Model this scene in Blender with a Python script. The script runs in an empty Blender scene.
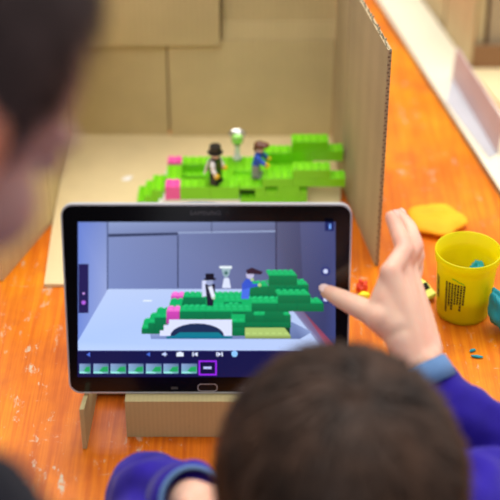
import bpy, bmesh, math, random
from mathutils import Vector, Matrix, noise
random.seed(7)
COL = bpy.context.scene.collection
R = math.radians
sc = bpy.context.scene

# ------------------------------------------------------------------ camera
PITCH = R(34.0); FPX = 1418.0
CAM = Vector((0, -1.26, 0.85))
FWD = Vector((0, math.cos(PITCH), -math.sin(PITCH)))
UPV = Vector((0, math.sin(PITCH), math.cos(PITCH)))
RGT = Vector((1, 0, 0))
def ray(px, py):
    return FWD + RGT*((px-250)/FPX) + UPV*((250-py)/FPX)
def P(px, py, d):
    return CAM + ray(px, py)*d
def at(px, py, z=0.0):
    r = ray(px, py)
    return CAM + r*((z-CAM.z)/r.z)
cd = bpy.data.cameras.new('camera'); cam = bpy.data.objects.new('camera', cd); COL.objects.link(cam)
cam.location = CAM; cam.rotation_euler = (R(90)-PITCH, 0, 0)
cd.sensor_width = 36; cd.lens = 36*FPX/500; cd.clip_start = 0.02
cd.dof.use_dof = True; cd.dof.focus_distance = 1.32; cd.dof.aperture_fstop = 3.8
sc.camera = cam

# ------------------------------------------------------------------ materials
def lin(c):
    return tuple(((v/255)/12.92 if v/255 <= 0.04045 else ((v/255+0.055)/1.055)**2.4) for v in c)
def rgba(c): return (*lin(c), 1)
class NT:
    def __init__(s, name):
        s.m = bpy.data.materials.new(name); s.m.use_nodes = True
        s.t = s.m.node_tree; s.b = s.t.nodes['Principled BSDF']; s.out = s.t.nodes['Material Output']
    def n(s, typ, **kw):
        o = s.t.nodes.new(typ)
        for k, v in kw.items(): setattr(o, k, v)
        return o
    def l(s, a, b): s.t.links.new(a, b)
    def coord(s, scale=(1,1,1), rot=(0,0,0), kind='Object'):
        tc = s.n('ShaderNodeTexCoord'); mp = s.n('ShaderNodeMapping')
        mp.inputs['Scale'].default_value = scale; mp.inputs['Rotation'].default_value = rot
        s.l(tc.outputs[kind], mp.inputs['Vector']); return mp.outputs['Vector']
    def noise(s, vec, scale, detail=4, rough=0.55):
        o = s.n('ShaderNodeTexNoise'); o.inputs['Scale'].default_value = scale
        o.inputs['Detail'].default_value = detail; o.inputs['Roughness'].default_value = rough
        s.l(vec, o.inputs['Vector']); return o.outputs['Fac']
    def ramp(s, fac, stops):
        o = s.n('ShaderNodeValToRGB'); e = o.color_ramp.elements
        while len(e) < len(stops): e.new(0.5)
        for i, (p, c) in enumerate(stops):
            e[i].position = p; e[i].color = c if len(c) == 4 else (*c, 1)
        s.l(fac, o.inputs['Fac']); return o.outputs['Color']
    def mix(s, fac, a, b, mode='MIX'):
        o = s.n('ShaderNodeMix', data_type='RGBA', blend_type=mode)
        for i, v in ((0, fac), (6, a), (7, b)):
            if hasattr(v, 'is_linked') or hasattr(v, 'links'): s.l(v, o.inputs[i])
            else: o.inputs[i].default_value = v
        return o.outputs[2]
    def mul(s, a, b):
        o = s.n('ShaderNodeMath', operation='MULTIPLY')
        for i, v in ((0, a), (1, b)):
            if hasattr(v, 'links'): s.l(v, o.inputs[i])
            else: o.inputs[i].default_value = v
        return o.outputs[0]
    def bump(s, h, strength=0.3, dist=0.001):
        o = s.n('ShaderNodeBump'); o.inputs['Strength'].default_value = strength; o.inputs['Distance'].default_value = dist
        s.l(h, o.inputs['Height']); s.l(o.outputs['Normal'], s.b.inputs['Normal'])
    def setp(s, **kw):
        for k, v in kw.items(): s.b.inputs[k.replace('_', ' ')].default_value = v
W_ = (1,1,1,1); K_ = (0,0,0,1)
def plain(name, c, rough=0.5, var=0.08, scale=40, **kw):
    t = NT(name); f = t.noise(t.coord(), scale)
    a = rgba(c); lo = tuple(v*(1-var) for v in a[:3])+(1,); hi = tuple(min(1, v*(1+var)) for v in a[:3])+(1,)
    t.l(t.ramp(f, [(0.3, lo), (0.7, hi)]), t.b.inputs['Base Color'])
    t.b.inputs['Roughness'].default_value = rough; t.setp(**kw); return t.m
def cardboard(name, c, lines='x', pitch=0.0065):
    t = NT(name); v = t.coord()
    a = rgba(c)
    f = t.noise(v, 9, 5)
    base = t.ramp(f, [(0.3, tuple(x*0.88 for x in a[:3])), (0.7, tuple(min(1, x*1.08) for x in a[:3]))])
    w = t.n('ShaderNodeTexWave', wave_type='BANDS', bands_direction=lines.upper(), wave_profile='SIN')
    w.inputs['Scale'].default_value = 0.314/pitch; w.inputs['Distortion'].default_value = 0.4; w.inputs['Detail'].default_value = 1
    t.l(v, w.inputs['Vector'])
    c2 = t.mix(0.035, base, t.ramp(w.outputs['Fac'], [(0.2, (0.25,0.2,0.14)), (0.8, (1,0.95,0.85))]), 'OVERLAY')
    sp = t.noise(v, 220, 2)
    c3 = t.mix(t.ramp(sp, [(0.62, K_), (0.75, (0.25,0.25,0.25,1))]), c2, tuple(x*0.7 for x in a[:3])+(1,))
    t.l(c3, t.b.inputs['Base Color']); t.setp(Roughness=0.85)
    t.bump(w.outputs['Fac'], 0.05, 0.0003); return t.m

def table_mat():
    t = NT('worn_orange_paint'); v = t.coord()
    big = t.noise(v, 4.0, 5, 0.6)
    c = t.ramp(big, [(0.32, rgba((180,86,14))), (0.5, rgba((216,118,12))), (0.68, rgba((240,150,16)))])
    gr = t.noise(t.coord((260, 9, 1)), 1.0, 4, 0.6)
    c = t.mix(0.42, c, t.ramp(gr, [(0.35, (0.16,0.10,0.06)), (0.65, (0.9,0.75,0.6))]), 'SOFT_LIGHT')
    # reddish rubbed patches
    pt = t.ramp(t.noise(v, 11, 6, 0.65), [(0.56, K_), (0.72, (0.6,0.6,0.6,1))])
    c = t.mix(pt, c, rgba((176,88,34)))
    mask = t.ramp(t.noise(v, 5.5, 3), [(0.40, (0.0,)*3), (0.62, W_)])
    # worn flecks, along and across
    k1 = t.ramp(t.noise(t.coord((62, 28, 1), (0,0,R(12))), 1.0, 8, 0.74), [(0.605, K_), (0.66, W_)])
    k2 = t.ramp(t.noise(t.coord((34, 120, 1), (0,0,R(-38))), 1.0, 7, 0.72), [(0.635, K_), (0.70, W_)])
    k3 = t.ramp(t.noise(t.coord((110, 24, 1), (0,0,R(8))), 1.0, 7, 0.70), [(0.635, K_), (0.70, W_)])
    c = t.mix(t.mul(k1, mask), c, rgba((196,178,150)))
    c = t.mix(t.mul(k2, 0.75), c, rgba((206,184,156)))
    c = t.mix(t.mul(k3, 0.7), c, rgba((186,162,130)))
    dk = t.ramp(t.noise(v, 38, 5, 0.7), [(0.69, K_), (0.74, W_)])
    c = t.mix(t.mul(dk, 0.7), c, rgba((96,70,52)))
    t.l(c, t.b.inputs['Base Color'])
    t.l(t.ramp(t.noise(v, 14, 4), [(0.3, (0.32,)*3), (0.7, (0.5,)*3)]), t.b.inputs['Roughness'])
    t.setp(**{'Specular_IOR_Level': 0.28}); t.bump(gr, 0.15, 0.0006); return t.m

def skin_mat(name, c, tint=(196,104,92)):
    t = NT(name); v = t.coord()
    a = rgba(c); f = t.noise(v, 28, 5)
    red = (min(1, a[0]*1.02), a[1]*0.80, a[2]*0.78)
    col = t.ramp(f, [(0.35, a), (0.72, red)])
    at_ = t.n('ShaderNodeAttribute', attribute_name='tint')
    col = t.mix(at_.outputs['Fac'], col, rgba(tint))
    t.l(col, t.b.inputs['Base Color']); t.setp(Roughness=0.5)
    t.b.inputs['Subsurface Weight'].default_value = 0.25; t.b.inputs['Subsurface Radius'].default_value = (0.008, 0.003, 0.0015)
    t.b.inputs['Subsurface Scale'].default_value = 0.6
    t.bump(t.noise(v, 420, 3), 0.08, 0.0004); return t.m

def cloth_mat(name, c, dark=0.6):
    t = NT(name); v = t.coord(); a = rgba(c)
    f = t.noise(v, 16, 5)
    col = t.ramp(f, [(0.3, tuple(x*dark for x in a[:3])), (0.7, a)])
    t.l(col, t.b.inputs['Base Color']); t.setp(Roughness=0.95)
    t.b.inputs['Sheen Weight'].default_value = 0.10; t.b.inputs['Sheen Roughness'].default_value = 0.5
    t.b.inputs['Specular IOR Level'].default_value = 0.15
    t.bump(t.noise(v, 900, 2), 0.35, 0.0006); return t.m

def hair_mat(name, c):
    t = NT(name); v = t.coord((1,1,1)); a = rgba(c)
    col = t.ramp(t.noise(v, 34, 5), [(0.32, tuple(x*0.45 for x in a[:3])), (0.70, tuple(x*1.9 for x in a[:3]))])
    t.l(col, t.b.inputs['Base Color']); t.setp(Roughness=0.6); t.b.inputs['Specular IOR Level'].default_value = 0.22
    return t.m

def cup_mat():
    t = NT('yellow_translucent_plastic'); v = t.coord()
    col = t.ramp(t.noise(v, 30), [(0.3, rgba((238,236,0))), (0.7, rgba((248,246,4)))])
    t.l(col, t.b.inputs['Base Color']); t.setp(Roughness=0.38)
    tr = t.n('ShaderNodeBsdfTranslucent'); t.l(col, tr.inputs['Color'])
    tp = t.n('ShaderNodeBsdfTransparent'); tp.inputs['Color'].default_value = rgba((250,246,60))
    m1 = t.n('ShaderNodeMixShader'); m1.inputs[0].default_value = 0.32
    t.l(t.b.outputs[0], m1.inputs[1]); t.l(tr.outputs[0], m1.inputs[2])
    m2 = t.n('ShaderNodeMixShader'); m2.inputs[0].default_value = 0.28
    t.l(m1.outputs[0], m2.inputs[1]); t.l(tp.outputs[0], m2.inputs[2])
    t.l(m2.outputs[0], t.out.inputs['Surface']); return t.m

def screen_mat():
    t = NT('lit_screen'); a = t.n('ShaderNodeAttribute', attribute_name='Col')
    t.b.inputs['Base Color'].default_value = (0.004,0.004,0.006,1); t.setp(Roughness=0.25)
    t.b.inputs['Specular IOR Level'].default_value = 0.25
    t.l(a.outputs['Color'], t.b.inputs['Emission Color']); t.b.inputs['Emission Strength'].default_value = 1.1
    return t.m

M = {
 'table': table_mat(),
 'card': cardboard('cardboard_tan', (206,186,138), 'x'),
 'card_shade': cardboard('cardboard_tan_shaded', (178,158,122), 'x'),  # darker copy of the tan, wall shade put into the colour
 'card_floor': cardboard('cardboard_pale', (226,206,158), 'y'),
 'card_stand': cardboard('cardboard_stand', (194,178,126), 'x', 0.004),
 'card_brown': cardboard('cardboard_brown_shaded', (150,112,74), 'x'),
 'core': cardboard('cardboard_core', (120,98,72), 'z', 0.003),
 'crease': plain('cardboard_crease', (112,88,60), 0.9),
 'cream': plain('cream_board', (232,224,198), 0.6, 0.03, 12),
 'grey_edge': plain('grey_board_edge', (140,130,104), 0.8),
 'lilac': plain('shade_tinted_white_card', (200,180,180), 0.6, 0.05, 14),
 'board_shade': plain('painted_board_shade', (190,190,196), 0.6, 0.05, 14),
 'green': plain('lime_brick', (128,218,22), 0.3, 0.05, 25),
 'green_dark': plain('dark_green_gap_shade_brick', (38,92,16), 0.4, 0.06, 25),  # gap shade put into the recess bricks' colour; base course is dark green
 'pink': plain('pink_brick', (244,92,176), 0.3, 0.05, 25),
 'white_brick': plain('white_brick', (236,236,232), 0.3, 0.03, 25),
 'teal_brick': plain('teal_plate', (20,150,165), 0.3, 0.05, 25),
 'olive': plain('olive_plate', (176,190,70), 0.3, 0.05, 25),
 'black': plain('black_plastic', (16,16,19), 0.32, 0.1),
 'fig_white': plain('white_plastic', (240,238,236), 0.35, 0.03),
 'fig_yellow': plain('yellow_plastic', (250,208,20), 0.35, 0.05),
 'fig_blue': plain('blue_plastic', (26,84,196), 0.35, 0.05),
 'fig_grey': plain('grey_plastic', (150,148,152), 0.35, 0.05),
 'fig_brown': plain('brown_plastic', (98,52,26), 0.4, 0.08),
 'fig_face': plain('pale_face_plastic', (222,190,176), 0.4, 0.04),
 'silver': plain('silver_plastic', (208,208,200), 0.18, 0.05, 40, Metallic=0.85),
 'clear': plain('frosted_white_plastic', (236,238,234), 0.2, 0.03),
 'bezel': plain('tablet_black_glass', (9,9,12), 0.16, 0.1),
 'chrome': plain('tablet_silver_rim', (214,216,222), 0.3, 0.04, 30, Metallic=0.5),
 'back_shell': plain('tablet_back', (40,40,44), 0.6, 0.1),
 'grey_print': plain('grey_print', (92,92,98), 0.5, 0.05),
 'key_grey': plain('key_grey', (66,64,66), 0.5, 0.05),
 'home': plain('home_button_black', (18,17,18), 0.25, 0.1),
 'screen': screen_mat(),
 'cup': cup_mat(),
 'print': plain('dark_print', (66,62,14), 0.6, 0.2, 300),
 'smear': plain('green_smear', (110,190,30), 0.6, 0.1),
 'dough_teal': plain('teal_dough', (0,146,158), 0.55, 0.1, 60),
 'dough_yellow': plain('amber_dough', (255,178,0), 0.75, 0.06, 40),
 'dough_red': plain('red_dough', (236,70,30), 0.5, 0.1, 60),
 'dough_lemon': plain('lemon_dough', (250,226,20), 0.5, 0.06, 60),
 'dough_olive': plain('olive_dough', (70,66,14), 0.7, 0.12, 60),
 'car': plain('pale_lime_car_paint', (226,232,110), 0.2, 0.04, 60),
 'car_window': plain('car_window', (30,32,36), 0.15, 0.1),
 'rubber': plain('rubber', (22,20,20), 0.8, 0.1),
 'skin': skin_mat('skin_fair', (230,188,162)),
 'skin2': skin_mat('skin_shaded', (178,136,130), (244,140,96)),  # face shade put into the skin colour, backlit ear glow into the tint
 'nail': plain('nail', (240,206,196), 0.3, 0.04),
 'purple': cloth_mat('purple_blue_fleece', (46,28,156), 0.5),
 'cuff': cloth_mat('grey_blue_lining', (104,140,186), 0.75),
 'navy': cloth_mat('dark_navy_cloth', (26,26,36)),
 'trouser': cloth_mat('dark_denim', (40,46,66)),
 'hair': hair_mat('dark_brown_hair', (54,36,25)),
 'hair2': hair_mat('darkest_brown_hair', (62,48,47)),
 'eye': plain('eye_white', (236,232,226), 0.2, 0.02),
 'iris': plain('eye_iris', (50,34,24), 0.2, 0.1),
 'lip': plain('lip', (190,100,92), 0.5, 0.05),
 'paper': plain('white_paper', (244,242,236), 0.8, 0.02),
 'floor': plain('grey_floor', (128,118,106), 0.7, 0.1, 6),
 'wood': plain('table_leg_wood', (120,70,34), 0.6, 0.12, 20),
}

# ------------------------------------------------------------------ mesh builder
class MB:
    def __init__(s): s.v = []; s.f = []; s.mi = []; s.cur = 0; s.col = []
    def add(s, vs, fs, cols=None):
        o = len(s.v); s.v += [Vector(v) for v in vs]
        for f in fs: s.f.append(tuple(i+o for i in f)); s.mi.append(s.cur)
        s.col += cols if cols else [(1,1,1,1)]*len(vs); return s
    def box(s, c, size, mat=None):
        hx, hy, hz = size[0]/2, size[1]/2, size[2]/2
        vs = [Vector((x, y, z)) for x in (-hx, hx) for y in (-hy, hy) for z in (-hz, hz)]
        if mat is not None: vs = [mat @ v for v in vs]
        c = Vector(c)
        return s.add([v+c for v in vs], [(0,1,3,2),(4,6,7,5),(0,4,5,1),(2,3,7,6),(0,2,6,4),(1,5,7,3)])
    def slab(s, quad, n, th):        # thick panel from 4 corners, thickness along n
        q = [Vector(p) for p in quad]; n = Vector(n).normalized()*th; k = len(q)
        vs = q + [p+n for p in q]
        fs = [tuple(range(k))[::-1], tuple(range(k, 2*k))] + [(i, (i+1) % k, k+(i+1) % k, k+i) for i in range(k)]
        return s.add(vs, fs)
    def prism(s, poly, z0, z1, mat=Matrix.Identity(4)):
        k = len(poly)
        vs = [mat @ Vector((x, y, z0)) for x, y in poly] + [mat @ Vector((x, y, z1)) for x, y in poly]
        return s.add(vs, [tuple(range(k))[::-1], tuple(range(k, 2*k))] + [(i, (i+1) % k, k+(i+1) % k, k+i) for i in range(k)])
    def lathe(s, prof, n=40, c=(0,0,0), mat=None, closed=False):
        c = Vector(c); vs = []
        for r, z in prof:
            for i in range(n):
                a = 2*math.pi*i/n; p = Vector((r*math.cos(a), r*math.sin(a), z))
                vs.append((mat @ p if mat is not None else p)+c)
        fs = []; m = len(prof)
        for j in range(m if closed else m-1):
            for i in range(n):
                j2 = (j+1) % m
                fs.append((j*n+i, j*n+(i+1) % n, j2*n+(i+1) % n, j2*n+i))
        if not closed:
            if prof[0][0] > 0: fs.append(tuple(range(n))[::-1])
            if prof[-1][0] > 0: fs.append(tuple((m-1)*n+i for i in range(n)))
        return s.add(vs, fs)
    def ell(s, c, r, mat=None, nu=24, nv=14):
        c = Vector(c); vs = []; fs = []
        for j in range(nv+1):
            th = math.pi*j/nv
            for i in range(nu):
                ph = 2*math.pi*i/nu
                p = Vector((r[0]*math.sin(th)*math.cos(ph), r[1]*math.sin(th)*math.sin(ph), -r[2]*math.cos(th)))
                vs.append((mat @ p if mat is not None else p)+c)
        for j in range(nv):
            for i in range(nu):
                fs.append((j*nu+i, j*nu+(i+1) % nu, (j+1)*nu+(i+1) % nu, (j+1)*nu+i))
        return s.add(vs, fs)
    def cone(s, a, b, ra, rb, n=18):
        a, b = Vector(a), Vector(b); d = (b-a)
        if d.length < 1e-7: return s
        q = d.to_track_quat('Z', 'Y').to_matrix(); vs = []
        for p, r in ((a, ra), (b, rb)):
            for i in range(n):
                t = 2*math.pi*i/n; vs.append(p + q @ Vector((r*math.cos(t), r*math.sin(t), 0)))
        return s.add(vs, [(i, (i+1) % n, n+(i+1) % n, n+i) for i in range(n)] + [tuple(range(n))[::-1], tuple(range(n, 2*n))])
    def chain(s, pts, rad, n=18):
        for i, p in enumerate(pts): s.ell(p, (rad[i],)*3, None, n, max(8, n//2))
        for i in range(len(pts)-1): s.cone(pts[i], pts[i+1], rad[i], rad[i+1], n)
        return s
    def build(s, name, mats, parent=None, smooth=False, origin=None, bevel=0, sub=0):
        if not isinstance(mats, (list, tuple)): mats = [mats]
        o0 = Vector(origin) if origin is not None else (wloc(parent) if parent else Vector((0,0,0)))
        me = bpy.data.meshes.new(name)
        me.from_pydata([v-o0 for v in s.v], [], s.f)
        for m in mats: me.materials.append(M[m] if isinstance(m, str) else m)
        me.polygons.foreach_set('material_index', s.mi)
        bm = bmesh.new(); bm.from_mesh(me); bmesh.ops.recalc_face_normals(bm, faces=bm.faces); bm.to_mesh(me); bm.free()
        ob = bpy.data.objects.new(name, me); COL.objects.link(ob)
        if parent: ob.parent = parent; ob.location = o0 - wloc(parent)
        else: ob.location = o0
        if smooth:
            me.polygons.foreach_set('use_smooth', [True]*len(me.polygons))
        if bevel:
            b = ob.modifiers.new('bevel', 'BEVEL'); b.width = bevel; b.segments = 2; b.limit_method = 'ANGLE'; b.angle_limit = R(40)
        if sub:
            b = ob.modifiers.new('sub', 'SUBSURF'); b.levels = sub; b.render_levels = sub
        me.update(); return ob
def wloc(o):
    v = Vector((0,0,0))
    while o is not None: v += o.location; o = o.parent
    return v
def autosmooth(ob, ang=40):
    me = ob.data; me.polygons.foreach_set('use_smooth', [True]*len(me.polygons))
    bm = bmesh.new(); bm.from_mesh(me)
    for e in bm.edges:
        if len(e.link_faces) == 2 and e.calc_face_angle(0) > R(ang): e.smooth = False
    bm.to_mesh(me); bm.free(); return ob
def tag(o, label=None, cat=None, group=None, kind=None):
    if label: o['label'] = label
    if cat: o['category'] = cat
    if group: o['group'] = group
    if kind: o['kind'] = kind
    return o
def thing(name, label, cat, loc, group=None):
    o = bpy.data.objects.new(name, None); o.empty_display_size = 0.02; COL.objects.link(o); o.location = loc
    return tag(o, label, cat, group)
def fuse(mb, voxel, smooth_it=3, fac=0.5):      # blend overlapping closed shapes into one continuous surface
    me = bpy.data.meshes.new('tmp'); me.from_pydata(mb.v, [], mb.f)
    bm = bmesh.new(); bm.from_mesh(me); bmesh.ops.recalc_face_normals(bm, faces=bm.faces); bm.to_mesh(me); bm.free()
    ob = bpy.data.objects.new('tmp', me); COL.objects.link(ob)
    r = ob.modifiers.new('r', 'REMESH'); r.mode = 'VOXEL'; r.voxel_size = voxel; r.adaptivity = 0
    if smooth_it:
        q = ob.modifiers.new('s', 'SMOOTH'); q.factor = fac; q.iterations = smooth_it
    dg = bpy.context.evaluated_depsgraph_get(); dg.update()
    ev = ob.evaluated_get(dg).to_mesh()
    out = MB(); out.v = [v.co.copy() for v in ev.vertices]; out.f = [tuple(p.vertices) for p in ev.polygons]
    out.nrm = [v.normal.copy() for v in ev.vertices]
    out.mi = [0]*len(out.f); out.col = []
    ob.evaluated_get(dg).to_mesh_clear(); bpy.data.objects.remove(ob); bpy.data.meshes.remove(me); return out
def rrect(w, h, r, n=8):
    pts = []
    for cx, cy, a0 in ((w/2-r, h/2-r, 0), (-w/2+r, h/2-r, 90), (-w/2+r, -h/2+r, 180), (w/2-r, -h/2+r, 270)):
        for i in range(n+1):
            a = R(a0+90*i/n); pts.append((cx+r*math.cos(a), cy+r*math.sin(a)))
    return pts

# ------------------------------------------------------------------ floor, table
MB().box((0, 0.3, -0.605), (6, 6, 0.01)).build('floor', 'floor')['kind'] = 'structure'
tb = thing('table', 'worn orange painted table top with scratches carrying everything', 'table', (0, 0.4, -0.6))
MB().box((0, 0.4, -0.014), (1.9, 1.84, 0.028)).build('table_top', 'table', tb, bevel=0.002)
ap = MB()
for y in (-0.40, 1.2): ap.box((0, y, -0.068), (1.6, 0.022, 0.08))
for x in (-0.8, 0.8): ap.box((x, 0.4, -0.068), (0.022, 1.578, 0.08))
ap.build('apron', 'wood', tb, bevel=0.002)
for x in (-0.84, 0.84):
    for y in (-0.43, 1.23): MB().box((x, y, -0.314), (0.06, 0.06, 0.572)).build('leg', 'wood', tb, bevel=0.004)

# ------------------------------------------------------------------ cardboard diorama box
CF = 0.004
bl, brr = at(72, 136, CF), at(328, 136, CF)
yb = bl.y
fl_fold, fl_front = at(53, 221, CF), at(44, 284, CF)
box = thing('cardboard_box', 'large open cut-up cardboard box standing behind the tablet, backdrop of the brick model', 'box', ((bl.x+brr.x)/2, yb, 0))
rt_fold = at(341, 186, CF)
rfront_x = rt_fold.x + 0.004
MB().slab([(bl.x-0.004, yb+0.004, 0.0002), (fl_fold.x, fl_fold.y, 0.0002), (fl_front.x, fl_front.y, 0.0002), (rfront_x-0.02, fl_front.y, 0.0002), (rt_fold.x, rt_fold.y, 0.0002), (brr.x+0.004, yb+0.004, 0.0002)], (0,0,1), CF-0.0002).build('floor_panel', 'card_floor', box)
BH = 0.30
# back wall of overlapping flaps
xs = at(170, 90, 0.1); seam_x = at(170, 136, CF).x
zs = CAM.z + (yb-CAM.y)*(ray(200, 44).z/ray(200, 44).y)
zs2 = zs + 0.004
def bp(x0, x1, z0, z1, dy, tilt=0.0, mat='card'):
    return MB().slab([(x0, yb+dy, z0), (x1, yb+dy, z0), (x1, yb+dy-tilt, z1), (x0, yb+dy-tilt, z1)], (0,1,0), 0.004).build('back_panel', mat, box)
bp(bl.x-0.004, seam_x-0.0012, CF, zs-0.003, 0.0025, -0.004, 'card')
bp(seam_x+0.0008, brr.x+0.004, CF, zs+0.003, 0.0, -0.003, 'card')
ux = seam_x + (at(222, 136, CF).x-seam_x)
bp(bl.x-0.02, ux-0.001, zs-0.0005, BH+0.02, -0.0035, 0.010, 'card')
bp(ux+0.001, brr.x+0.01, zs+0.0035, zs+0.026, 0.004, -0.002, 'card')
bp(ux+0.001, brr.x+0.01, zs+0.0262, BH+0.02, 0.007, 0.004, 'card')
MB().box(((bl.x+brr.x)/2, yb+0.014, BH/2), (brr.x-bl.x+0.02, 0.004, BH-0.01)).build('backing_panel', 'card_brown', box)
# side walls + flared flaps
def wall(a, b, h0, h1, out, name, mat, top_dx=0.0):
    a, b = Vector(a), Vector(b); d = (b-a).normalized(); n = Vector((d.y, -d.x, 0))
    if n.dot(Vector(out)) < 0: n = -n
    return MB().slab([(a.x, a.y, 0.0003), (b.x, b.y, 0.0003), (b.x+top_dx, b.y, h1), (a.x, a.y, h0)], n, 0.004).build(name, mat, box)
lf_end = at(3, 281, 0)
wall((bl.x-0.0045, yb, 0), (fl_fold.x-0.001, fl_fold.y, 0), BH, BH, (-1,0,0), 'side_panel', 'card')
wall((fl_fold.x-0.0016, fl_fold.y-0.0006, 0), (lf_end.x, lf_end.y, 0), BH, BH, (-1,0.3,0), 'side_flap', 'card')
rf = at(375, 266, 0)
r_top = CAM.z + (rf.y-CAM.y)*(ray(390, 50).z/ray(390, 50).y)
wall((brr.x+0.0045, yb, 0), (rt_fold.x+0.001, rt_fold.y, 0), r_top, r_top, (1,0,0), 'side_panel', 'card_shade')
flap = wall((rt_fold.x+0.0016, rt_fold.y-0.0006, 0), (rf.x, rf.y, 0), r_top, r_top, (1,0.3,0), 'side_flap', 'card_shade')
# exposed corrugated edge of the right flap
dd = (Vector((rf.x, rf.y, 0))-Vector((rt_fold.x, rt_fold.y, 0))).normalized(); nn = Vector((-dd.y, dd.x, 0)); nn = nn if nn.x > 0 else -nn
e = MB(); p0 = Vector((rf.x, rf.y, 0))+dd*0.0003
for i in range(60):
    z0 = 0.001+i*(r_top-0.002)/60
    e.box(p0+nn*(0.002+0.0006*(1 if i % 2 else -1))+Vector((0,0,z0+0.0018)), (0.0022, 0.0008, 0.0016))
e.build('corrugated_edge', 'core', box)
tz = MB()
for i in range(46):
    t = i/45; q = Vector((rt_fold.x+0.0016, rt_fold.y, 0)).lerp(Vector((rf.x, rf.y, 0)), t)+nn*(0.0014+random.random()*0.0014)
    tz.cone(q+Vector((0,0,r_top-0.0005)), q+nn*random.uniform(-0.002,0.002)+Vector((0,0,r_top+random.uniform(0.0006,0.003))), 0.0012, 0.0005, 6)
tz.build('torn_edge', 'grey_edge', box)
sp_ = at(127, 179, CF)
s = MB(); s.add([sp_+Vector(v) for v in ((-0.006,-0.004,0.0004),(0.003,-0.005,0.0006),(0.0075,0.002,0.003),(0.001,0.005,0.0012),(-0.005,0.002,0.0006))], [(0,1,2,3,4)])
tag(s.build('paper_scrap', 'paper', origin=sp_), 'tiny white paper scrap on the pale cardboard floor left of the bricks', 'paper')

# ------------------------------------------------------------------ brick model
U = 0.0082; PL = 0.0036
org = at(165, 187, CF+10*PL)
BX, BY, BZ = org.x-4*U, org.y, CF+0.0001
# x0 x1 y0 y1 z0 z1 colour
BR = [
 (4,14,0,8,0,1,'teal_brick'), (16,23,0,8,0,1,'olive'),
 (2,4,2,6,0,6,'green'), (1,2,2,6,0,4,'green'), (0,1,2,6,0,2,'green'),
 (4,6,2,6.4,6,9,'green'), (6,10,5,6,4,7,'green'), (10,14,2,6,4,7,'green'),
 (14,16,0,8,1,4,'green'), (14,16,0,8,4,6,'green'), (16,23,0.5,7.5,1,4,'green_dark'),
 (16,20,0,8,4,6,'green'), (20,23,0,8,4,6,'green'),
 (4,6,6.4,8,6,9,'green'), (4,6,6.4,8,9,10,'pink'), (6,10,6,8,6,10,'green'), (10,14,6,8,6,10,'green'), (14,18,6,8,6,10,'green'), (18,23,6,8,6,10,'green'),
 (17,21,6,8,10,14,'green'), (21,24,6,8,10,14.6,'green'), (24,28,6,8,11,14.6,'green'), (21,26,6,8,14.6,18,'green'),
 (10,13,2,6,7,10,'green'), (13,16,4,6,7,10,'green'), (13,16,2,4,7,9,'green'), (16,23,2,6,6,10,'green'),
 (4,6,0,2,5.4,10,'pink'), (6,10,0,2,5.4,10,'green'), (10,13.9,0,2,5.4,10,'green'),
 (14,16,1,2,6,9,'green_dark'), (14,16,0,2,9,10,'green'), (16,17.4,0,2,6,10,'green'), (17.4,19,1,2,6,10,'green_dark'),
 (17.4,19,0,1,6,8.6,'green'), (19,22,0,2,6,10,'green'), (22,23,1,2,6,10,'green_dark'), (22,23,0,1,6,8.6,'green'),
 (17,21,0,2,10,13,'green'), (21,24,0,2,10,13,'green'), (24,28,0,2,10,13,'green'), (21,26,0,2,13,16,'green'),
]
bridge = thing('toy_brick_bridge', 'lime green toy brick bridge with pink corner bricks on the pale cardboard floor', 'toy', (BX+14*U, BY+4*U, CF))
def covered(x, y, z):
    return any(b[0] < x < b[1] and b[2] < y < b[3] and b[4]-0.01 <= z < b[5]-0.01 for b in BR)
def bpos(x, y, z): return Vector((BX+x*U, BY+y*U, BZ+z*PL))
for b in BR:
    x0, x1, y0, y1, z0, z1, c = b; g = 0.00008
    m = MB(); a, d = bpos(x0, y0, z0), bpos(x1, y1, z1)
    m.box((a+d)/2, (d.x-a.x-2*g, d.y-a.y-2*g, d.z-a.z-2*g))
    nx, ny = int(round(x1-x0)), int(round(y1-y0))
    for i in range(max(nx,1)):
        for j in range(max(ny,1)):
            sx, sy = x0+(i+0.5)*(x1-x0)/max(nx,1), y0+(j+0.5)*(y1-y0)/max(ny,1)
            if not covered(sx, sy, z1): m.lathe([(0.0025,-0.0002),(0.0025,0.0015),(0.0022,0.0018)], 12, bpos(sx, sy, z1))
    ob = m.build('brick', c, bridge, bevel=0.00025)
    lab = {'pink':'pink corner brick','green_dark':'recessed brick, dark green with gap shade in the colour','teal_brick':'teal base plate','olive':'olive base plate'}.get(c)
    if lab: ob['label'] = lab
for y0, y1 in ((0,2),(6,8)):            # white arch bricks
    pts = [(3,1),(4.6,1)]
    for i in range(17):
        a = math.pi*(1-i/16); pts.append((8.7+4.1*math.cos(a), 1+3.5*math.sin(a)))
    pts += [(14,1),(14,5.4),(4.4,5.4),(4.4,5),(3.6,5),(3.6,3),(3,3)]
    m = MB(); n = len(pts)
    fr = [bpos(x, y0, z) for x, z in pts]; bk = [bpos(x, y1, z) for x, z in pts]
    m.add(fr+bk, [(i, (i+1) % n, n+(i+1) % n, n+i) for i in range(n)])
    bm_f = [tuple(range(n)), tuple(range(n, 2*n))]
    m.add(fr, [bm_f[0]]); m.add(bk, [bm_f[0]])
    m.build('arch_brick', 'white_brick', bridge)['label'] = 'white arch brick'

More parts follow.
